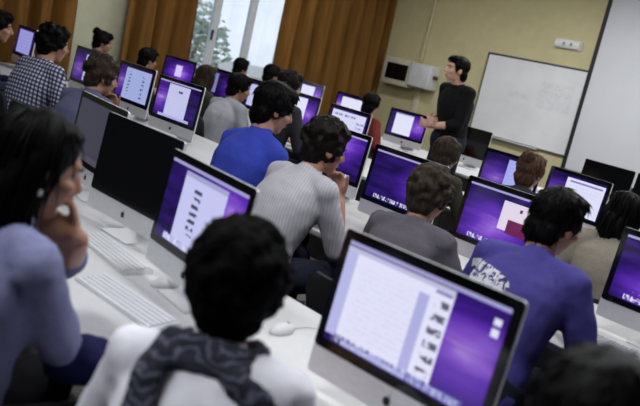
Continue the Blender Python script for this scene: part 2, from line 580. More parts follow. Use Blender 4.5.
def screen_mesh(mat):
    bm = bmesh.new(); uv = bm.loops.layers.uv.new('UVMap')
    x0, x1, z0, z1 = -.238, .238, .156, .4235
    y0, y1 = -.0032, -.0022
    vs = [[bm.verts.new(TILT @ V((x, y, z))) for x, z in ((x0, z0), (x1, z0), (x1, z1), (x0, z1))] for y in (y0, y1)]
    f = bm.faces.new(vs[0]); bm.faces.new(vs[1][::-1])
    for i in range(4): bm.faces.new((vs[0][i], vs[1][i], vs[1][(i+1) % 4], vs[0][(i+1) % 4]))
    for fc in bm.faces:
        for lp in fc.loops:
            p = TILT.inverted() @ lp.vert.co
            lp[uv].uv = ((p.x-x0)/(x1-x0), (p.z-z0)/(z1-z0))
    me = bpy.data.meshes.new('screen'); bmesh.ops.recalc_face_normals(bm, faces=bm.faces[:]); bm.to_mesh(me); bm.free()
    me.materials.append(mat)
    return me

WHT = (.74, .75, .93); LAV = (.40, .43, .80); BLU = (.25, .27, .62); INK = (.03, .03, .08); GRY = (.45, .45, .62)
def screen_mat(name, rects, glow=(.7, .35), seed=0, strength=1.0, base=1.0, dim=False):
    m = NT(name)
    uv = m.coords('UV')
    u, v, _ = m.xyz(uv)
    mp = m.n('ShaderNodeMapping'); m.l(uv, mp.inputs[0]); mp.inputs['Location'].default_value = (seed*1.37, seed*.73, 0)
    mp.inputs['Rotation'].default_value = (0, 0, -.9); mp.inputs['Scale'].default_value = (1.2, 4.0, 1)
    nz = m.noise(mp.outputs[0], 1.6, 3, .5, None, .6)
    du = m.math('SUBTRACT', u, glow[0]); dv = m.math('SUBTRACT', v, glow[1])
    d = m.math('SQRT', m.math('ADD', m.math('MULTIPLY', du, du), m.math('MULTIPLY', dv, dv)))
    g = m.math('SUBTRACT', 1.0, m.math('MULTIPLY', d, 1.75))
    g = m.math('MAXIMUM', g, 0)
    k = m.math('ADD', m.math('MULTIPLY', g, .78), m.math('MULTIPLY', m.math('SUBTRACT', nz, .40), .6))
    b = base
    col = m.ramp(k, [(.0, (.012*b, .004*b, .07*b)), (.25, (.05*b, .012*b, .26*b)), (.5, (.13*b, .03*b, .52*b)), (.75, (.32*b, .13*b, .78*b)), (1, (.72*b, .55*b, .95*b))])
    def mask(r):
        a = m.math('MULTIPLY', m.math('GREATER_THAN', u, r[0]), m.math('LESS_THAN', u, r[2]))
        c = m.math('MULTIPLY', m.math('GREATER_THAN', v, r[1]), m.math('LESS_THAN', v, r[3]))
        return m.math('MULTIPLY', a, c)
    for r in rects:
        mk = mask(r[0])
        pat = r[2] if len(r) > 2 else None
        if pat == 'text':        # rows of small dark marks
            w1 = m.math('GREATER_THAN', m.math('SINE', m.math('MULTIPLY', v, r[3])), .1)
            tn = m.math('GREATER_THAN', m.noise(uv, 46, 1, .5, (1, .35, 1)), .5)
            mk = m.math('MULTIPLY', mk, m.math('MULTIPLY', m.math('MULTIPLY', w1, tn), r[4]))
        elif pat == 'blobs':     # column of dark icons
            w1 = m.math('GREATER_THAN', m.math('SINE', m.math('MULTIPLY', v, r[3])), .0)
            tn = m.math('GREATER_THAN', m.noise(uv, 17, 2, .6), .46)
            mk = m.math('MULTIPLY', mk, m.math('MULTIPLY', m.math('MULTIPLY', w1, tn), r[4]))
        elif pat == 'dock':
            w1 = m.noise(uv, 40, 1, .5, (1, .2, 1))
            mk = m.math('MULTIPLY', mk, m.math('SMOOTH_MIN', m.math('MAXIMUM', m.math('MULTIPLY', m.math('SUBTRACT', w1, .4), 4.), 0), .9, .1))
        col = m.mix(mk, col, c4(r[1]))
    m.b.inputs['Base Color'].default_value = (.004, .004, .005, 1)
    m.b.inputs['Roughness'].default_value = .12
    m.l(col, m.b.inputs['Emission Color'])
    m.b.inputs['Emission Strength'].default_value = strength
    return m.m
DOCK = ((.12, .015, .88, .085), (.42, .42, .75)); DOCKI = ((.13, .02, .87, .1), (.75, .76, .95), 'dock')
BAR = ((0, .962, 1, 1), (.36, .34, .62))
S = {}
S['A'] = dict(r=[BAR, ((0, .07, .70, .95), WHT), ((0, .905, .70, .95), (.5, .5, .72)), ((0, .07, .075, .905), (.46, .47, .78)), ((.12, .15, .5, .8), (.62, .63, .86), 'text', 120, .5), ((.5, .1, .565, .82), (.42, .42, .74)),
        ((.6, .12, .685, .86), INK, 'blobs', 50, .9), ((.59, .87, .69, .9), (.2, .2, .45)), ((.93, .82, .97, .88), WHT), ((.93, .72, .97, .79), WHT), DOCK, ((.05, .015, .9, .1), (.1, .12, .35), 'dock'), ((.05, .02, .5, .06), (.55, .58, .85), 'dock')], glow=(.8, .48), seed=1, base=.85)
S['B'] = dict(r=[BAR, ((.22, .09, .78, .93), (.55, .56, .86)), ((.22, .87, .78, .93), (.36, .37, .62)), ((.38, .2, .48, .8), INK, 'blobs', 70, .95), DOCK, DOCKI], glow=(.85, .7), seed=2)
S['D'] = dict(r=[BAR, ((.25, .05, .76, .94), (.52, .53, .80)), ((.5, .74, .6, .80), (.08, .09, .2)), ((.3, .1, .7, .6), (.58, .60, .84), 'text', 80, .7), DOCK], glow=(.1, .5), seed=3, base=.8)
S['E'] = dict(r=[((.2, .02, .97, .95), (.34, .40, .70)), ((.3, .15, .38, .85), INK, 'blobs', 60, .7), ((.72, .1, .8, .85), INK, 'blobs', 50, .9)], glow=(.1, .5), seed=4, base=.55)
S['F'] = dict(r=[((.42, .04, 1, .9), (.42, .44, .66))], glow=(.2, .4), seed=5, base=.55)
S['G'] = dict(r=[((.12, .05, .9, .94), (.30, .30, .66)), ((.2, .1, .8, .9), (.22, .21, .55), 'text', 50, .8)], glow=(.5, .5), seed=6, base=.6)
S['H'] = dict(r=[BAR, DOCKI], glow=(.6, .75), seed=7)
S['I'] = dict(r=[BAR, DOCKI], glow=(.9, .45), seed=8)
S['J'] = dict(r=[BAR, ((.44, .34, .92, .86), (.75, .66, .80)), ((.54, .3, .86, .55), (.14, .015, .08)), ((.64, .72, .67, .78), INK), ((.75, .5, .82, .7), (.6, .5, .75), 'blobs', 30, .9), DOCKI], glow=(.4, .3), seed=9)
S['K'] = dict(r=[BAR, DOCKI, ((.2, .05, .45, .16), (.75, .75, .95), 'blobs', 40, 1.0)], glow=(.5, .25), seed=10)
S['M'] = dict(r=[((.02, .04, .68, .95), WHT)], glow=(.8, .4), seed=11, base=.9)
S['N'] = dict(r=[((.05, .04, .95, .95), (.66, .68, .9)), ((.12, .78, .7, .86), INK, 'dock'), ((.72, .05, .93, .7), (.18, .2, .5), 'blobs', 40, .9), ((.1, .1, .66, .7), (.5, .52, .8), 'text', 60, .6)], glow=(.5, .5), seed=12)
S['L'] = dict(r=[((.1, .1, .68, .92), (.72, .74, .95))], glow=(.8, .5), seed=13, base=.9)
S['O'] = dict(r=[((.18, .05, .92, .9), (.76, .76, .95))], glow=(.1, .5), seed=14, base=.7)
S['P'] = dict(r=[((.14, .05, .66, .93), WHT), ((.14, .88, .66, .93), (.5, .5, .8))], glow=(.85, .5), seed=15, base=1.0)
S['Q'] = dict(r=[((.44, .0, 1, .93), (.36, .40, .82)), ((.5, .1, .95, .8), (.44, .48, .86), 'text', 60, .7)], glow=(.3, .3), seed=16, base=.75)
S['R'] = dict(r=[((.3, .02, .98, .93), (.72, .73, .93)), ((.36, .82, .94, .87), (.25, .22, .6)), ((.35, .5, .9, .75), (.6, .6, .85), 'text', 70, .6)], glow=(.12, .3), seed=17, base=.8)
S['Z'] = dict(r=[((0, 0, 1, 1), (.045, .043, .07)), ((.0, .0, 1, .1), (.07, .07, .09))], glow=(.5, .5), seed=22, base=.1)  # violet-grey shirt reflection in the off screen, painted as faint emission
S['V'] = dict(r=[((.40, .3, .62, .78), (.66, .55, .95))], glow=(.6, .45), seed=18, base=1.0)
S['W'] = dict(r=[((.05, .1, .2, .9), (.2, .2, .5))], glow=(.8, .4), seed=19, base=.5)
S['U'] = dict(r=[((.1, .05, .9, .9), (.5, .52, .8))], glow=(.8, .4), seed=20, base=.6)
# key, x, y, yaw, what it shows / where
COMP = [
 ('A', -1.07, 1.47, 4.3, 'all-in-one computer in the foreground showing a white window and purple desktop'),
 ('B', -1.94, 1.44, -4.8, 'all-in-one computer before the scarfed person, page with a column of icons'),
 ('C', -2.60, 1.58, 3.0, 'switched off all-in-one computer with black screen on the front desk'),
 ('Z', -3.17, 1.70, -5.0, 'all-in-one computer with reflection painted as grey screen glow half hidden behind the black one'),
 ('K', -1.14, 3.21, 1.4, 'all-in-one computer with plain violet desktop at the right edge'),
 ('J', -1.98, 3.23, 1.2, 'all-in-one computer showing a white window with a dark red picture'),
 ('I', -2.66, 3.25, -.6, 'all-in-one computer with bare purple desktop beside the man in dark grey'),
 ('H', -3.41, 3.45, -.2, 'all-in-one computer with purple desktop partly hidden behind the striped shirt man'),
 ('D', -4.85, 3.18, 5.9, 'all-in-one computer showing a tall pale page between violet strips, left of blue T-shirt'),
 ('E', -5.61, 3.25, 2.5, 'all-in-one computer with pale blue page faced by the hand-on-mouth student'),
 ('F', -6.47, 3.26, .1, 'all-in-one computer with half purple screen right of the checked shirt'),
 ('G', -8.18, 3.39, -1.9, 'all-in-one computer with lavender screen at the far left before the curtain'),
 ('V', -7.77, 5.03, 11., 'all-in-one computer with purple screen and white glow, third row left of window'),
 ('W', -7.0, 5.15, 0., 'all-in-one computer in the third row right of the glowing purple screen, under window'),
 ('U', -6.36, 5.15, 0., 'all-in-one computer in third row hidden behind dark heads below the window'),
 ('M', -5.68, 5.12, -1.1, 'all-in-one computer with white page and violet strip, nearer of two stacked screens left'),
 ('N', -4.88, 4.99, -.3, 'all-in-one computer with busy white page right behind the striped shirt head'),
 ('Q', -3.24, 5.16, -.3, 'all-in-one computer with violet left half and lavender page beside the hair bun'),
 ('R', -2.69, 5.19, -7., 'all-in-one computer with white page below the projection screen'),
 ('L', -7.89, 7.22, -2.5, 'small distant all-in-one computer with white page, leftmost of the farthest row'),
 ('O', -7.01, 7.14, 3.0, 'distant all-in-one computer with white page in front of the wide curtain'),
 ('P', -5.79, 6.87, 8., 'distant all-in-one computer with white page left of the standing speaker'),
 ('T', -5.09, 7.15, 0., 'switched off black all-in-one computer just right of the standing speaker'),
 ('S', -3.47, 7.2, -.6, 'switched off black all-in-one computer under the projection screen'),
 ('S2', -2.92, 7.2, 0., 'switched off black all-in-one computer at the far right of the farthest row'),
]
computers = {}
for key, x, y, yw, lab in COMP:
    t = thing('desktop_computer', lab, 'computer', (x, y, DZ), math.radians(yw), 'all-in-one desktop computers on the bench desks')
    sh = mesh_obj('casing', ME_shell, None, t); g = mesh_obj('glass_front', ME_glass, None, t); mesh_obj('stand', ME_stand, None, t)
    mesh_obj('emblem', ME_logo, None, sh)
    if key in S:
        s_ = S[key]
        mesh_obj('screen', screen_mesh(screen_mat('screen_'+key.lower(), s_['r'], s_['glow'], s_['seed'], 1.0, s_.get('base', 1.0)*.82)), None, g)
    computers[key] = t

# keyboards and mice
def keyboard_proto():
    t = thing('keyboard', '', 'keyboard')
    bm = bmesh.new()
    prof = [(-.057, 0), (.057, 0), (.057, .016), (.05, .018), (-.057, .007)]
    loft(bm, [[V((x, y, z)) for y, z in prof] for x in (-.21, .21)])
    put('base', bm, M_alu, t)
    bm = bmesh.new()
    for r in range(6):
        y = -.047+r*.0178; z = .0075+(y+.057)*.098+.0005
        n = 22 if r else 15
        wsum = .40
        for i in range(n):
            if r == 0 and 4 <= i <= 8:
                if i > 4: continue
                x0 = -.2+i*wsum/n; x1 = -.2+9*wsum/n-.003
            else:
                x0 = -.2+i*wsum/n; x1 = x0+wsum/n-.003
            box(bm, (x0, y-.0075, z), (x1, y+.0075, z+.0035))
    put('keys', bm, M_keyw, t, False)
    return t
kb0 = keyboard_proto(); used = [False]
def keyboard(x, y, rz, lab):
    o = kb0 if not used[0] else copy_tree(kb0); used[0] = True
    o.location = (x, y, DZ+.0005); o.rotation_euler = (0, 0, math.radians(rz)); o['label'] = lab; o['group'] = 'white keyboards on the desks'
keyboard(-2.40, 1.42, -3, 'white keyboard before the switched off black screen on the front desk')
keyboard(-1.96, 1.235, 4, 'white keyboard nearest the camera beside the bent forearm')
keyboard(-1.35, 2.98, 0, 'white keyboard on the desk right of the violet T-shirt')
keyboard(-5.85, 6.66, 5, 'keyboard on the farthest desk left of the standing speaker')
keyboard(-4.62, 2.9, 0, 'white keyboard beside the blue T-shirt on the second desk')
def mouse(x, y, rz, lab, i=[0]):
    t = thing('computer_mouse', lab, 'mouse', (x, y, DZ), math.radians(rz), 'computer mice on the desks')
    bm = bmesh.new(); ellip(bm, (0, 0, .004), (.029, .055, .026))
    for v in bm.verts: v.co.z = max(v.co.z, .0005)
    b = put('body', bm, M_white, t, True, None)
    bm = bmesh.new(); ellip(bm, (0, .026, .0275), (.005, .007, .004), seg=10); put('scroll_ball', bm, M_edge, t)
    bm = bmesh.new(); tube(bm, [(0, .054, .004), (.01, .11, .003), (.05, .16, .003), (.04, .24, .003)], .0018, 6); put('cable', bm, M_white, t)
mouse(-1.66, 1.62, 10, 'white mouse right of the black scarf near the foreground computer')
mouse(-2.08, 1.45, 0, 'white mouse between the two keyboards of the front desk')

# ------------------------------------------------------------------ people
def skin_mat(name, col):
    m = NT(name); nz = m.noise(m.coords(), 30, 3)
    m.l(m.ramp(nz, [(.3, tuple(x*.93 for x in col)), (.7, tuple(min(1, x*1.06) for x in col))]), m.b.inputs['Base Color'])
    m.b.inputs['Roughness'].default_value = .5
    m.b.inputs['Subsurface Weight'].default_value = .12
    m.b.inputs['Subsurface Radius'].default_value = (.02, .008, .004)
    m.b.inputs['Subsurface Scale'].default_value = .4
    return m.m
SKIN = skin_mat('skin_warm', srgb(172, 126, 102))
SKIN2 = skin_mat('skin_pale', srgb(208, 162, 138))
def hair_mat(name, col, rough=.5):
    m = NT(name); co = m.coords()
    nz = m.noise(co, 60, 4, .65, (1, 1, .35))
    m.l(m.ramp(nz, [(.3, tuple(x*.5 for x in col)), (.75, tuple(x*1.5 for x in col))]), m.b.inputs['Base Color'])
    m.b.inputs['Roughness'].default_value = rough
    m.b.inputs['Specular IOR Level'].default_value = .09
    m.bump(nz, .4, .004)
    return m.m
H_BLACK = hair_mat('black_hair', (.0014, .0012, .0015))
H_JET = hair_mat('jet_black_hair', (.0008, .0007, .0009), .8)
H_DARK = hair_mat('dark_brown_hair', (.008, .006, .005))
H_BROWN = hair_mat('brown_hair', (.040, .029, .020))
H_AUB = hair_mat('reddish_brown_hair', (.085, .045, .03))
def cloth(name, col, nscale=120, var=.12, bump=.25):
    m = surf(name, col, .85, 0, var, nscale, None, bump, .0015, .0, .2)
    return m
def stripe_cloth(name, c1, c2, pitch_):
    m = NT(name); x, y, z = m.xyz(m.coords())
    s_ = m.math('SINE', m.math('MULTIPLY', m.math('ADD', x, m.math('MULTIPLY', y, .5)), 2*PI/pitch_))
    m.l(m.mix(m.math('GREATER_THAN', s_, .35), c4(c1), c4(c2)), m.b.inputs['Base Color']); m.b.inputs['Roughness'].default_value = .85
    m.bump(m.noise(m.coords(), 90, 2), .15, .002)
    return m.m
def check_cloth(name, c1, c2, pitch_):
    m = NT(name); x, y, z = m.xyz(m.coords())
    a = m.math('GREATER_THAN', m.math('SINE', m.math('MULTIPLY', m.math('ADD', x, m.math('MULTIPLY', y, .6)), 2*PI/pitch_)), -.1)
    b = m.math('GREATER_THAN', m.math('SINE', m.math('MULTIPLY', m.math('ADD', z, m.math('MULTIPLY', y, .3)), 2*PI/pitch_)), -.1)
    k = m.math('MULTIPLY', a, b); h = m.math('MULTIPLY', m.math('MAXIMUM', a, b), .16)
    m.l(m.mix(m.math('MAXIMUM', k, h), c4(c1), c4(c2)), m.b.inputs['Base Color']); m.b.inputs['Roughness'].default_value = .85
    return m.m
def print_cloth(name, col, ctr, rad, axis_u):
    """plain jersey with a pale worn print on the back: ctr and rad in the shirt's own x, z"""
    m = NT(name); co = m.coords(); x, y, z = m.xyz(co)
    du = m.math('DIVIDE', m.math('SUBTRACT', x, ctr[0]), rad[0]); dz = m.math('DIVIDE', m.math('SUBTRACT', z, ctr[1]), rad[1])
    d = m.math('ADD', m.math('MULTIPLY', du, du), m.math('MULTIPLY', dz, dz))
    nz = m.noise(co, 60, 2, .6, (1, .2, .8), .8); n2 = m.noise(co, 20, 2, .6, (1, .2, 1), .5)
    inside = m.math('LESS_THAN', d, m.math('ADD', .55, m.math('MULTIPLY', n2, .7)))
    back = m.math('LESS_THAN', y, .16)
    inside = m.math('MULTIPLY', inside, back)
    white = m.math('MULTIPLY', inside, m.math('GREATER_THAN', nz, .47))
    black = m.math('MULTIPLY', inside, m.math('LESS_THAN', nz, .41))
    c = m.mix(black, m.ramp(m.noise(co, 100, 3), [(.3, tuple(q*.9 for q in col)), (.7, tuple(q*1.1 for q in col))]), c4((.03, .03, .05)))
    m.l(m.mix(white, c, c4(srgb(205, 205, 212))), m.b.inputs['Base Color']); m.b.inputs['Roughness'].default_value = .85
    return m.m
T_JEAN = cloth('dark_denim', (.012, .015, .03)); T_BLK = cloth('black_trousers', (.006, .006, .008))
M_shoe = surf('dark_shoe', (.012, .011, .011), .5)
M_eye = surf('eye_white', srgb(176, 170, 164), .2, var=.02)
M_iris = surf('dark_iris', (.012, .008, .006), .15)
M_lip = surf('lip', srgb(150, 92, 84), .45)

def eye_mesh():
    bm = bmesh.new(); ellip(bm, (0, 0, 0), (.0115, .0115, .0115), seg=14); return from_bm(bm)
def iris_mesh():
    bm = bmesh.new(); ellip(bm, (0, .0085, 0), (.0058, .0036, .0058), seg=12); return from_bm(bm)
ME_eye, ME_iris = eye_mesh(), iris_mesh()
ME_eye.materials.append(M_eye); ME_iris.materials.append(M_iris)

def ik(S_, W_, l1, l2, hint):
    d = W_-S_; L = d.length
    if L > (l1+l2)*.985:
        W_ = S_+d.normalized()*(l1+l2)*.985; d = W_-S_; L = d.length
    a = (l1*l1-l2*l2+L*L)/(2*L); h = math.sqrt(max(0, l1*l1-a*a))
    dn = d.normalized(); p = hint-dn*hint.dot(dn)
    p = p.normalized() if p.length > 1e-5 else V((0, 0, -1))
    return S_+dn*a+p*h, W_

def hand(bm, W_, fdir, palm, thumb_side, s, curl=25., spread=4.):
    """palm plus four unequal bent fingers and a thumb from the side of the palm; palm = direction the palm faces"""
    f = fdir.normalized(); n = (palm-f*palm.dot(f)).normalized(); x = f.cross(n)
    if x.dot(thumb_side) < 0: x = -x           # x points to the thumb side
    P = lambda a, b, c: W_+(x*a+f*b+n*c)*s
    rings = []
    for b, w_, t_ in ((-.012, .024, .018), (.02, .031, .016), (.055, .040, .0145), (.085, .042, .0125), (.094, .038, .009)):
        rings.append([P(w_*math.cos(2*PI*i/14), b, t_*math.sin(2*PI*i/14)) for i in range(14)])
    loft(bm, rings)
    for off, ln, sp in ((.031, .071, 1.5), (.0105, .079, .5), (-.0105, .073, -.5), (-.031, .057, -1.5)):
        a = math.radians(sp*spread); d = (f*math.cos(a)+x*math.sin(a)); p = P(off, .082, 0); ang = 0
        for k, (fr, r0, r1) in enumerate(((.45, .0092, .0086), (.31, .0086, .0078), (.24, .0078, .0066))):
            ang += math.radians(curl*(.8 if k == 0 else 1.))
            dd = d*math.cos(ang)+n*math.sin(ang); q = p+dd*ln*fr*s
            capsule(bm, p, q, r0*s, r1*s, seg=10); p = q
    p = P(.026, .022, .002); d = (x*.72+f*.62+n*.28).normalized()
    for ln, r0, r1, bend in ((.040, .0135, .0105, 0), (.032, .0105, .009, .45), (.024, .009, .0072, .35)):
        d = (d+(f*.6+n*.4)*bend).normalized(); q = p+d*ln*s
        capsule(bm, p, q, r0*s, r1*s, seg=10); p = q

def chair(x, y, seat_z, rz, back_top, lab):
    t = thing('chair', lab, 'chair', (x, y, 0), rz, 'black chairs at the bench desks')
    z = seat_z
    bm = bmesh.new(); box(bm, (-.21, -.2, z-.045), (.21, .22, z), .018, seg=3); put('seat', bm, M_chair, t)
    bm = bmesh.new(); rings = []
    zb0 = z+.14
    for k in range(9):
        u = k/8; zz = zb0+(back_top-zb0)*u; w_ = .20-.03*abs(u-.5)-(.03 if k in (0, 8) else 0)
        yy = -.235-.05*u
        rings.append([V((w_*q, yy+.035*q*q-o, zz)) for q, o in [(-1+i/4, 0) for i in range(9)]+[(1-i/4, .026) for i in range(9)]])
    loft(bm, rings); put('backrest', bm, M_chair, t)
    for sx in (-1, 1):
        bm = bmesh.new(); tube(bm, [(sx*.19, -.21, z-.03), (sx*.19, -.25, z+.02), (sx*.185, -.275, z+.2)], .011, 8); put('back_post', bm, M_steel, t)
        for sy in (-1, 1):
            bm = bmesh.new(); tube(bm, [(sx*.18, sy*.18, z-.04), (sx*.22, sy*.22+(-.03 if sy < 0 else 0), .0)], .0115, 8); put('leg', bm, M_steel, t)
    return t

def tufts(me, count, length, mode, rnd, Mh, wid=.0045, lift=.35, ymax=9):
    """short pointed locks lying over the hair mass, joined to its mesh"""
    bm = bmesh.new(); bm.from_mesh(me); bm.faces.ensure_lookup_table(); nf = len(bm.faces)
    Mi = Mh.inverted(); spots = []
    for _ in range(count):
        f = bm.faces[rnd.randrange(nf)]; spots.append((f.calc_center_median(), f.normal.copy()))
    R_ = Mh.to_3x3()
    for c, n in spots:
        loc = Mi @ c
        if loc.y > ymax: continue
        if mode == 'curly':
            d = V((rnd.gauss(0, 1), rnd.gauss(0, 1), rnd.gauss(0, 1)))
        elif mode == 'long':
            d = R_ @ V((loc.x*.1, -.02, -1.2))
            d += V((rnd.gauss(0, .08), rnd.gauss(0, .08), 0)); n = n if n.z > -.2 else V((n.x, n.y, 0)).normalized()
        else:
            crown = V((0, -.05, .12)); q = loc-crown
            d = R_ @ V((q.x*1.2, q.y, q.z*1.3-.05)); d += V((rnd.gauss(0, .25), rnd.gauss(0, .25), rnd.gauss(0, .25)))*d.length
        d = d-n*d.dot(n)
        if d.length < 1e-5: continue
        d.normalize(); sd = d.cross(n); L = length*rnd.uniform(.6, 1.3); k = rnd.uniform(-.5, .5)*(1.5 if mode == 'curly' else .5)
        prev = None; p = c-n*.003
        lf = lift*rnd.uniform(.3, 1.2)
        for j in range(5):
            u = j/4; w_ = wid*(1-u)**.7+.0004
            a = bm.verts.new(p+sd*w_); b = bm.verts.new(p-sd*w_); e = bm.verts.new(p+n*w_*.9)
            if prev:
                for q0, q1, r0, r1 in ((prev[0], prev[2], a, e), (prev[2], prev[1], e, b), (prev[1], prev[0], b, a)):
                    fc = bm.faces.new((q0, q1, r1, r0)); fc.smooth = True
            prev = (a, b, e)
            dirn = (d+sd*k*u+n*(lf*(1-1.7*u))+(V((0, 0, -1.6*u))-n*.3*u if mode == 'long' else V())).normalized(); p = p+dirn*L/4
    bm.to_mesh(me); bm.free()

def person(label, head, yaw_, lean=12, side=0, hyaw=0, hpitch=8, hroll=0, hair='short', hmat=None, hair_s=1.0, shirt=None, sleeve='short',
           trousers=None, armR='desk', armL='desk', skin=None, voxel=.0085, slim=1.0, stand=False, chair_label=None, chair_back=.74, seedv=1, extra=None, detail=True, smax=1.12, hunch=14, shrug=.028, wr=.006):
    rnd = random.Random(seedv)
    skin = skin or SKIN; trousers = trousers or T_JEAN; hmat = hmat or H_BLACK
    L, ph, L2 = math.radians(lean), math.radians(side), math.radians(lean*.7+hunch)
    t = V((math.sin(ph), math.sin(L)*math.cos(ph), math.cos(L)*math.cos(ph))); X = V((math.cos(ph), 0, -math.sin(ph))); Fv = t.cross(X)
    hp = .93 if stand else .53
    nd = V((math.sin(ph), math.sin(L2), math.cos(L2))).normalized()
    base = V((0, 0, hp)); N0 = base+t*.50; H0 = N0+nd*.163
    s = head[2]/H0.z; s = max(.88, min(smax, s)); dz = head[2]-H0.z*s
    yw = math.radians(yaw_); Rz = Matrix.Rotation(yw, 3, 'Z')
    root = V((head[0], head[1], 0))-Rz @ V((H0.x*s, H0.y*s, 0))
    P = V((0, 0, hp*s+dz)); at = lambda h, x=0., y=0.: P+(t*h+X*x+Fv*y)*s
    N_ = at(.50); Hc = N_+nd*.163*s
    Rh = Matrix.Rotation(math.radians(hyaw), 4, 'Z') @ Matrix.Rotation(math.radians(-hpitch), 4, 'X') @ Matrix.Rotation(math.radians(hroll), 4, 'Y')
    Mh = Matrix.Translation(Hc) @ Rh @ Matrix.Scale(s, 4)
    hd = lambda x, y, z: Mh @ V((x, y, z))
    sw = .165*slim
    Sh = {1: at(.43+shrug, sw), -1: at(.43+shrug, -sw)}
    # arms
    arms = {}
    for sg, mode in ((1, armR), (-1, armL)):
        hint = V((sg*.55, -.35, -.75)); fd = V((-sg*.15, 1, -.05)); pn = V((0, 0, -1)); curl = 22
        if mode == 'desk':
            W_ = V((sg*.13, max(.36, Hc.y+.14), DZ+.055)); W_.z = DZ+.05
        elif mode == 'chin':
            W_ = hd(sg*.045, .085, -.235); fd = hd(0, .075, -.09)-W_; pn = V((0, -1, .2)) if True else pn; curl = 48; hint = V((sg*.35, .25, -1))
        elif mode == 'mouth':
            W_ = hd(sg*.06, .14, -.19); fd = hd(0, .1, -.055)-W_; pn = V((0, -1, .1)); curl = 42; hint = V((sg*.3, .1, -1))
        elif mode == 'lap':
            W_ = V((sg*.12, .30, P.z+.13))
        elif mode == 'low':
            W_ = V((sg*.26, .16, P.z+.10))
        elif 'Ww' in mode:
            Ri = Rz.inverted(); W_ = Ri @ (V(mode['Ww'])-root); fd = Ri @ V(mode['f']); pn = Ri @ V(mode['p']); curl = mode.get('c', curl)
            hint = (Ri @ (V(mode['Eh'])-root))-(Sh[sg]+W_)/2
        else:
            W_ = V(mode['w']); fd = V(mode.get('f', fd)); pn = V(mode.get('p', pn)); curl = mode.get('c', curl); hint = V(mode.get('h', hint))
        E_, W_ = ik(Sh[sg], W_, .285*s, .25*s, hint)
        arms[sg] = (E_, W_, fd, pn, curl)
    # legs
    legs = {}
    for sg in (1, -1):
        hip = P+V((sg*.085*s, 0, 0))
        if stand:
            kn = hip+V((sg*.02, .02, -.43))*s; an = V((sg*.115*s, -.02, .085))
        else:
            kn = hip+V((sg*.06, .41, -.005))*s; an = V((kn.x+sg*.01, kn.y-.03, .085))
        legs[sg] = (hip, kn, an)
    def torso_rings(inf, tops=True):
        prof = [(-.105, .105, .08, 0), (-.07, .15, .115, 0), (.0, .168, .13, 0), (.07, .158, .122, -.005), (.16, .143, .108, -.012), (.26, .156, .116, -.016), (.35, .172, .118, -.014), (.41, .165, .102, -.008), (.455, .135, .08, -.002), (.485, .09, .066, .0)]
        if tops: prof.append((.51, .062, .058, .002))
        r = []
        for h, rx, ry, oy in prof:
            rx = rx*(.5+.5*slim); n = 22
            r.append([at(h, (rx+inf)*math.copysign(abs(math.cos(2*PI*i/n))**.85, math.cos(2*PI*i/n)), oy+(ry+inf)*math.copysign(abs(math.sin(2*PI*i/n))**.9, math.sin(2*PI*i/n))) for i in range(n)])
        return r
    # ---- body
    bm = bmesh.new()
    loft(bm, torso_rings(0))
    for sg in (1, -1):
        E_, W_, fd, pn, curl = arms[sg]; S_ = Sh[sg]
        capsule(bm, at(.475, sg*.05), S_+t*.01, .047*s, .05*s); capsule(bm, S_, E_, .052*s, .04*s)
        capsule(bm, E_, E_.lerp(W_, .35), .041*s, .040*s); capsule(bm, E_.lerp(W_, .35), W_, .040*s, .027*s)
        hand(bm, W_, fd, pn, V((-sg, .3, .3)) if pn.z < -.5 else V((0, .2, 1)), s, curl)
        hip, kn, an = legs[sg]
        capsule(bm, hip, kn, .085*s, .06*s); capsule(bm, kn, kn.lerp(an, .35), .058*s, .056*s); capsule(bm, kn.lerp(an, .35), an, .056*s, .038*s)
        capsule(bm, V((an.x, an.y-.03, .045)), V((an.x+sg*.02, an.y+.16, .035)), .038*s, .03*s)
    capsule(bm, N_-nd*.03*s, hd(0, -.02, -.05), .058*s, .055*s)
    ellip(bm, (0, -.018, .028), (.075, .095, .088), Mh); ellip(bm, (0, .022, -.030), (.060, .068, .078), Mh); ellip(bm, (0, .052, -.088), (.03, .026, .024), Mh)
    ellip(bm, (0, .058, .03), (.055, .028, .022), Mh)
    capsule(bm, hd(0, .082, .018), hd(0, .104, -.022), .0085*s, .0135*s); ellip(bm, (0, .092, -.028), (.018, .014, .009), Mh)
    ellip(bm, (0, .078, -.058), (.026, .014, .012), Mh)
    for sg in (1, -1):
        ellip(bm, (sg*.077, -.012, -.008), (.011, .021, .033), Mh); ellip(bm, (sg*.042, .055, -.022), (.024, .026, .022), Mh)
    me = remesh(bm, voxel, 3, .5)
    # two shallow eye sockets
    Mi = Mh.inverted()
    for v in me.vertices:
        p = Mi @ v.co
        if p.y > .04 and abs(p.z-.008) < .03:
            for sg in (1, -1):
                q = (p-V((sg*.031, .082, .008))).length
                if q < .022:
                    v.co -= (Rh.to_3x3() @ V((0, 1, 0)))*(.006*(1-q/.022))*s
    body = mesh_obj('person', me, skin)
    body.location = root; body.rotation_euler = (0, 0, yw)
    tag(body, label, 'person')
    # ---- face parts
    if detail:
        for sg in (1, -1):
            e = mesh_obj('eye', ME_eye, None, body); e.matrix_local = Mh @ Matrix.Translation((sg*.031, .0655, .008))
            ir = mesh_obj('iris', ME_iris, None, e)
            bm = bmesh.new(); tube(bm, [hd(sg*.016, .0865, .026), hd(sg*.032, .0845, .031), hd(sg*.05, .072, .026)], .0026*s, 6); put('eyebrow', bm, hmat, body)
        bm = bmesh.new(); capsule(bm, hd(-.018, .0865, -.058), hd(.018, .0865, -.058), .0052*s, .0052*s, seg=8); put('mouth', bm, M_lip, body)
    # ---- hair
    bm = bmesh.new(); k = hair_s
    ellip(bm, (0, -.024, .038), (.083*k, .098*k, .092*k), Mh)
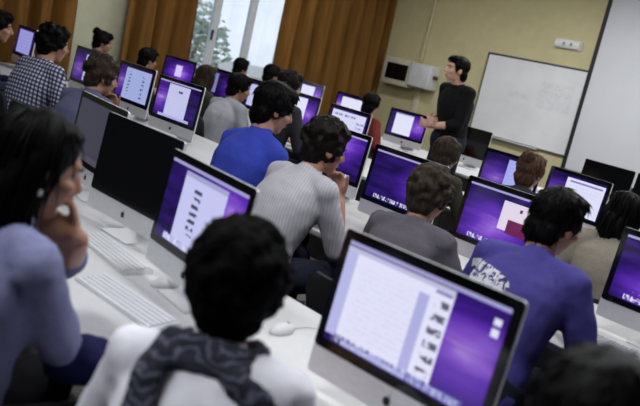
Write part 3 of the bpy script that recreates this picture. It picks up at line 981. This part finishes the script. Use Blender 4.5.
    ellip(bm, (0, .012, .090), (.066*k, .056, .032*k), Mh) if hair == 'longface' else ellip(bm, (0, .03, .088), (.066*k, .058, .038*k), Mh)
    ellip(bm, (0, -.060, -.036), (.071*k, .050*k, .070*k), Mh)
    for sg in (1, -1): ellip(bm, (sg*.068*k, -.008, .024), (.020, .042, .048), Mh)
    if hair in ('curly', 'afro'):
        for _ in range(46 if hair == 'curly' else 150):
            d = V((rnd.gauss(0, 1), rnd.gauss(-.25, 1), rnd.gauss(.25, 1))).normalized()
            if d.y > .55 and d.z < .5: continue
            rr_ = .022*k if hair == 'curly' else .017*k
            ellip(bm, (d.x*.086*k, -.024+d.y*.098*k, .034+d.z*.094*k), (rr_,)*3, Mh, 8)
    if hair.startswith('long'):
        ellip(bm, (0, -.062, -.08), (.086*k, .060*k, .13), Mh); ellip(bm, (0, -.070, -.19), (.088*k, .050, .12), Mh); ellip(bm, (0, -.074, -.27), (.078*k, .040, .10), Mh)
        for sg in (1, -1):
            ellip(bm, (sg*.070*k, -.034, -.05), (.026, .046, .11), Mh)
            if hair == 'longest':
                ellip(bm, (sg*.085*k, .0, -.24), (.026, .036, .13), Mh); ellip(bm, (sg*.04*k, -.07, -.34), (.05, .035, .11), Mh)
            if hair != 'longface':
                ellip(bm, (sg*.078*k, -.004, -.04), (.018, .045, .10), Mh); ellip(bm, (sg*.075*k, -.01, -.15), (.024, .04, .11), Mh)
    if hair == 'bun':
        ellip(bm, (0, -.10, .095), (.05, .045, .045), Mh)
    if hair == 'tail':
        ellip(bm, (0, -.115, .02), (.035, .035, .035), Mh); capsule(bm, hd(0, -.12, .0), hd(0, -.13, -.17), .036*s, .016*s)
    me = remesh(bm, .0075, 3, .5)
    fr = {'curly': 34, 'long': 26, 'longface': 26, 'longest': 26}.get(hair, 40)
    wrinkle(me, .0045 if hair in ('curly', 'afro') else .003, fr, (1, 1, .35 if hair.startswith('long') else .8), seedv)
    if detail:
        tufts(me, {'curly': 650, 'afro': 1500, 'long': 900, 'longface': 1100, 'longest': 1100}.get(hair, 700), {'curly': .024, 'afro': .014, 'long': .11, 'longest': .13, 'longface': .11}.get(hair, .034), 'long' if hair.startswith('long') else 'curly' if hair == 'afro' else hair, rnd, Mh, .0042, {'curly': .3, 'long': .05, 'longface': .05, 'longest': .05}.get(hair, .2), .02 if hair.startswith('long') else 9)
    mesh_obj('hair', me, hmat, body)
    # ---- shirt
    bm = bmesh.new(); inf = .013
    loft(bm, torso_rings(inf, False))
    for sg in (1, -1):
        E_, W_, *_r = arms[sg]; S_ = Sh[sg]
        capsule(bm, at(.475, sg*.05), S_+t*.005, .062*s, .066*s)
        f1 = {'short': .72, 'none': .12}.get(sleeve, 1.)
        capsule(bm, S_, S_.lerp(E_, f1), .066*s, (.058 if sleeve == 'short' else .054)*s)
        f2 = {'long': .93, 'roll': .12, 'push': .3}.get(sleeve, 0)
        if f2: capsule(bm, E_, E_.lerp(W_, f2), .054*s, (.042 if sleeve == 'long' else .056)*s)
    capsule(bm, at(.475), at(.495, 0, .004)+nd*.012, .084*s, (.072 if sleeve in ('long', 'roll') else .068)*s)   # collar
    me = remesh(bm, .0105, 3, .5)
    wrinkle(me, wr, 11, (1, 1, .7), seedv+5)
    wrinkle(me, .0025, 34, (1, .6, .6), seedv+9)
    sh = mesh_obj('shirt', me, shirt, body)
    # ---- trousers and shoes
    bm = bmesh.new(); inf = .017
    prof = torso_rings(inf, False)[:4]; loft(bm, prof)
    for sg in (1, -1):
        hip, kn, an = legs[sg]
        capsule(bm, hip, kn, .097*s, .074*s); capsule(bm, kn, an+V((0, 0, .03)), .072*s, .056*s)
    me = remesh(bm, .012, 3, .5); wrinkle(me, .005, 12, seed=seedv+2)
    mesh_obj('trousers', me, trousers, body)
    for sg in (1, -1):
        an = legs[sg][2]; bm = bmesh.new()
        capsule(bm, V((an.x, an.y-.04, .055)), V((an.x+sg*.02, an.y+.16, .048)), .05*s, .044*s, V((1, 0, 0)), 1, .9)
        box(bm, (an.x-.045, an.y-.09, 0), (an.x+.05, an.y+.2, .02), .012)
        for v in bm.verts: v.co.z = max(v.co.z, .0)
        me = remesh(bm, .009, 2); z0 = min(v.co.z for v in me.vertices)
        for v in me.vertices: v.co.z -= z0
        mesh_obj('shoe', me, M_shoe, body)
    info = dict(o=body, s=s, P=P, at=at, hd=hd, N=N_, nd=nd, t=t, X=X, F=Fv, arms=arms, Sh=Sh, root=root, Mh=Mh)
    if not stand:
        c = root+Rz @ V((0, .0, 0)); chair(c.x, c.y, P.z-.108*s, yw, chair_back, chair_label or ('black chair under the '+label))
    return info

C_P1 = cloth('blue_violet_shirt', srgb(124, 126, 162), 60, .1)
C_P2 = cloth('white_shirt', srgb(240, 239, 248), 40, .03)
C_P4 = print_cloth('violet_jersey', srgb(62, 54, 132), (-.105, .94), (.13, .042), 0)
C_P5 = cloth('dark_grey_jersey', srgb(92, 88, 96)); C_P6 = stripe_cloth('striped_shirt', srgb(176, 174, 182), srgb(190, 188, 196), .016)
C_P7 = cloth('royal_blue_jersey', srgb(54, 68, 172)); C_P8 = cloth('pale_grey_jersey', srgb(168, 168, 176))
C_P9 = check_cloth('checked_shirt', srgb(26, 28, 62), srgb(190, 192, 214), .030)
C_P10 = cloth('grey_blue_shirt', srgb(92, 94, 122)); C_BLK = cloth('black_jumper', (.0035, .0035, .0045)); C_RED = cloth('dark_red_shirt', srgb(110, 40, 38))
C_BEI = cloth('beige_cardigan', srgb(136, 128, 116)); C_GRN = cloth('dark_olive_top', srgb(58, 56, 44)); C_NAV = cloth('navy_top', srgb(30, 32, 54))
C_GRY = cloth('charcoal_top', srgb(48, 48, 54))

# ---- foreground
p1 = person('person with long dark hair in blue-violet shirt resting chin on hand', (-1.712, .785, 1.190), 8, 14, 0, -14, 16, 0, 'longface', H_BLACK, .98, C_P1, 'roll', T_BLK,
            armR=dict(Ww=(-1.45, 1.08, .765), Eh=(-1.58, .85, .80), f=(.5, .85, -.05), p=(0, 0, -1)), armL=dict(Ww=(-1.645, .875, 1.03), Eh=(-2.10, .95, .80), f=(-.78, -.55, .22), p=(-.1, -.8, .55), c=42), skin=SKIN, voxel=.0065, slim=.92, seedv=11, hunch=14, wr=.011)
p2 = person('person in white shirt with dark patterned scarf seen from behind', (-1.175, .995, 1.09), 38, 18, 0, 4, 8, 0, 'afro', H_JET, 1.17, C_P2, 'long', T_JEAN, voxel=.008, seedv=12, shrug=.03, wr=.009)
p3 = person('person with black hair cut off by the lower right corner', (-.43, 1.085, 1.125), 20, 20, 0, 0, 12, 0, 'short', H_BLACK, 1.25, C_BLK, 'long', T_BLK, armR='lap', armL='lap', voxel=.009, seedv=13)
# ---- second row
p4 = person('person in violet T-shirt with white print on the back', (-1.43, 2.68, 1.165), 6, 26, 0, -16, 14, 0, 'short', H_BLACK, 1.06, C_P4, 'short', seedv=14)
p5 = person('person in dark grey T-shirt with brown wavy hair', (-2.065, 2.72, 1.09), 12, 22, 0, -6, 14, 0, 'afro', H_BROWN, 1.10, C_P5, 'short', seedv=15)
p6 = person('person in pale striped shirt holding a hand to the mouth', (-2.665, 2.62, 1.15), 0, 26, 0, -18, 12, 0, 'afro', H_DARK, 1.10, C_P6, 'roll', armR='mouth', voxel=.007, seedv=16)
p7 = person('person in bright blue T-shirt with short dark hair', (-3.22, 2.72, 1.24), 4, 16, 0, -22, 14, 0, 'short', H_BLACK, 1.12, C_P7, 'short', seedv=17, shrug=.0)
p10 = person('person in grey-blue shirt with brown hair touching the mouth', (-4.70, 2.48, 1.12), 16, 22, 0, -24, 12, 0, 'curly', H_BROWN, 1.05, C_P10, 'long', armR='mouth', voxel=.0075, seedv=18, chair_back=.90)
p9 = person('person in blue and white checked shirt', (-5.53, 2.50, 1.215), 14, 16, 0, -16, 8, 0, 'curly', H_BLACK, 1.05, C_P9, 'short', seedv=19, chair_back=.86)
p11 = person('person in dark top cut off by the left edge', (-6.55, 2.48, 1.21), -10, 12, 0, -14, 6, 0, 'short', H_BLACK, 1.05, C_NAV, 'long', seedv=20)
# ---- third row
p12 = person('person with dark hair bun before the pale wall', (-8.28, 4.3, 1.15), 0, 16, 0, -20, 10, 0, 'bun', H_BLACK, 1.05, C_NAV, 'long', seedv=21)
p13 = person('person with dark hair beyond the pale blue screen', (-7.34, 4.35, 1.11), 0, 16, 0, 0, 8, 0, 'short', H_BLACK, 1.05, C_GRY, 'long', seedv=22)
p14 = person('person with long brown hair right of the purple screen', (-6.16, 4.3, 1.12), 6, 14, 0, 0, 8, 0, 'long', H_BROWN, 1.0, C_GRN, 'long', seedv=23, chair_back=.88)
p8 = person('person in pale grey T-shirt with dark hair under the window', (-5.50, 4.2, 1.13), 4, 18, 0, -20, 10, 0, 'short', H_BLACK, 1.06, C_P8, 'short', seedv=24, chair_back=.86)
p16 = person('person with dark brown hair just behind the blue T-shirt', (-5.08, 4.4, 1.25), 6, 10, 0, -10, 8, 0, 'short', H_DARK, 1.05, C_GRY, 'long', seedv=25)
p19 = person('person with brown hair in front of the standing speaker', (-3.33, 4.45, 1.085), 8, 18, 0, -10, 10, 0, 'short', H_BROWN, 1.2, C_GRN, 'long', seedv=26)
p20 = person('person with reddish brown hair in a bun below the writing board', (-2.74, 4.6, 1.13), 10, 14, 0, -4, 8, 0, 'bun', H_AUB, 1.1, C_GRY, 'long', seedv=27)
p21 = person('person with long black hair and beige cardigan at the right', (-1.82, 4.08, 1.11), 22, 20, 0, 0, 12, 4, 'longest', H_BLACK, 1.05, C_BEI, 'long', seedv=28)
# ---- fourth row
p15 = person('person with black hair against the window panes', (-8.30, 6.3, 1.16), 0, 12, 0, 0, 6, 0, 'short', H_BLACK, 1.1, C_GRY, 'long', seedv=29)
p22 = person('person with dark hair at the lower right corner of the window', (-7.66, 6.3, 1.18), 0, 12, 0, 0, 6, 0, 'short', H_BLACK, 1.08, C_GRY, 'long', seedv=30)
p17 = person('person in dark red shirt with black hair', (-5.86, 6.28, 1.16), 6, 10, 0, 10, 6, 0, 'short', H_BLACK, 1.1, C_RED, 'long', armR='low', armL='low', seedv=31)
# ---- the standing speaker
p18 = person('person standing in black jumper before the class with joined hands', (-4.80, 6.22, 1.72), 168, 5, 0, -23, 2, 0, 'short', H_BLACK, .98, C_BLK, 'push', T_JEAN, skin=SKIN2, voxel=.0065, stand=True, smax=1.2, seedv=32, hunch=22,
             armR=dict(w=(.055, .27, 1.17), f=(-.9, .5, .1), p=(0, -1, .1), h=(.25, -.8, -.6), c=35), armL=dict(w=(-.02, .29, 1.14), f=(.9, .45, .1), p=(0, -1, .1), h=(-.6, -.5, -.5), c=35))

# ---- scarf, cuff and earring
def scarf_mat():
    m = NT('patterned_scarf'); co = m.coords()
    wv = m.n('ShaderNodeTexWave', wave_type='RINGS'); m.l(co, wv.inputs['Vector']); wv.inputs['Scale'].default_value = 14; wv.inputs['Distortion'].default_value = 16; wv.inputs['Detail'].default_value = 3
    m.l(m.ramp(wv.outputs['Fac'], [(.35, srgb(36, 36, 50)), (.8, srgb(52, 54, 70)), (.98, srgb(96, 100, 118))]), m.b.inputs['Base Color']); m.b.inputs['Roughness'].default_value = .9
    return m.m
def scarf(p):
    s, at, N_ = p['s'], p['at'], p['N']
    bm = bmesh.new(); n = 28
    for lvl, (rx, ry, tr, dh) in enumerate(((.094, .088, .027, .0), (.084, .080, .025, .036))):
        pts = []
        for i in range(n):
            a = 2*PI*i/n
            pts.append(at(.487+dh+.010*math.cos(a+1)+.007*math.sin(3*a+lvl)+.012*math.sin(a), rx*math.cos(a), .012+ry*math.sin(a)))
        for i in range(n):
            capsule(bm, pts[i], pts[(i+1) % n], tr*s*(1+.15*math.sin(5*2*PI*i/n)), tr*s*(1+.15*math.sin(5*2*PI*(i+1)/n)), seg=10)
    # one end hangs over the left shoulder blade, the other lies on the right shoulder
    for tail, ws in (([at(.525, -.085, -.045), at(.455, -.10, -.118), at(.36, -.085, -.148), at(.27, -.09, -.152), at(.18, -.10, -.146)], (.040, .042, .045, .05, .05)),
                     ([at(.50, .03, -.085), at(.475, .08, -.105), at(.455, .13, -.105), at(.435, .165, -.095)], (.034, .036, .034, .02))):
        for a, b, w0, w1 in zip(tail, tail[1:], ws, ws[1:]):
            capsule(bm, a, b, w0*s, w1*s, p['X'], .9, .42) if tail[0].x < tail[-1].x-9 else capsule(bm, a, b, w0*s*.85, w1*s*.85, p['X'] if ws[0] > .036 else p['t'], 1.0, .45)
    me = remesh(bm, .009, 2); wrinkle(me, .006, 26, (1, 1, .4), 3)
    mesh_obj('scarf', me, scarf_mat(), p['o'])
scarf(p2)
E_, W_ = p1['arms'][1][0], p1['arms'][1][1]
bm = bmesh.new(); capsule(bm, E_.lerp(W_, .02), E_.lerp(W_, .24), .062*p1['s'], .062*p1['s']); me = remesh(bm, .008, 2); wrinkle(me, .004, 30, seed=4)
mesh_obj('cuff', me, cloth('navy_cuff', srgb(24, 26, 68)), p1['o'])
bm = bmesh.new(); ellip(bm, (.089, -.008, -.045), (.0055, .0055, .008), p1['Mh'], 12); put('earring', bm, surf('pearl', srgb(225, 225, 230), .25), p1['o'])
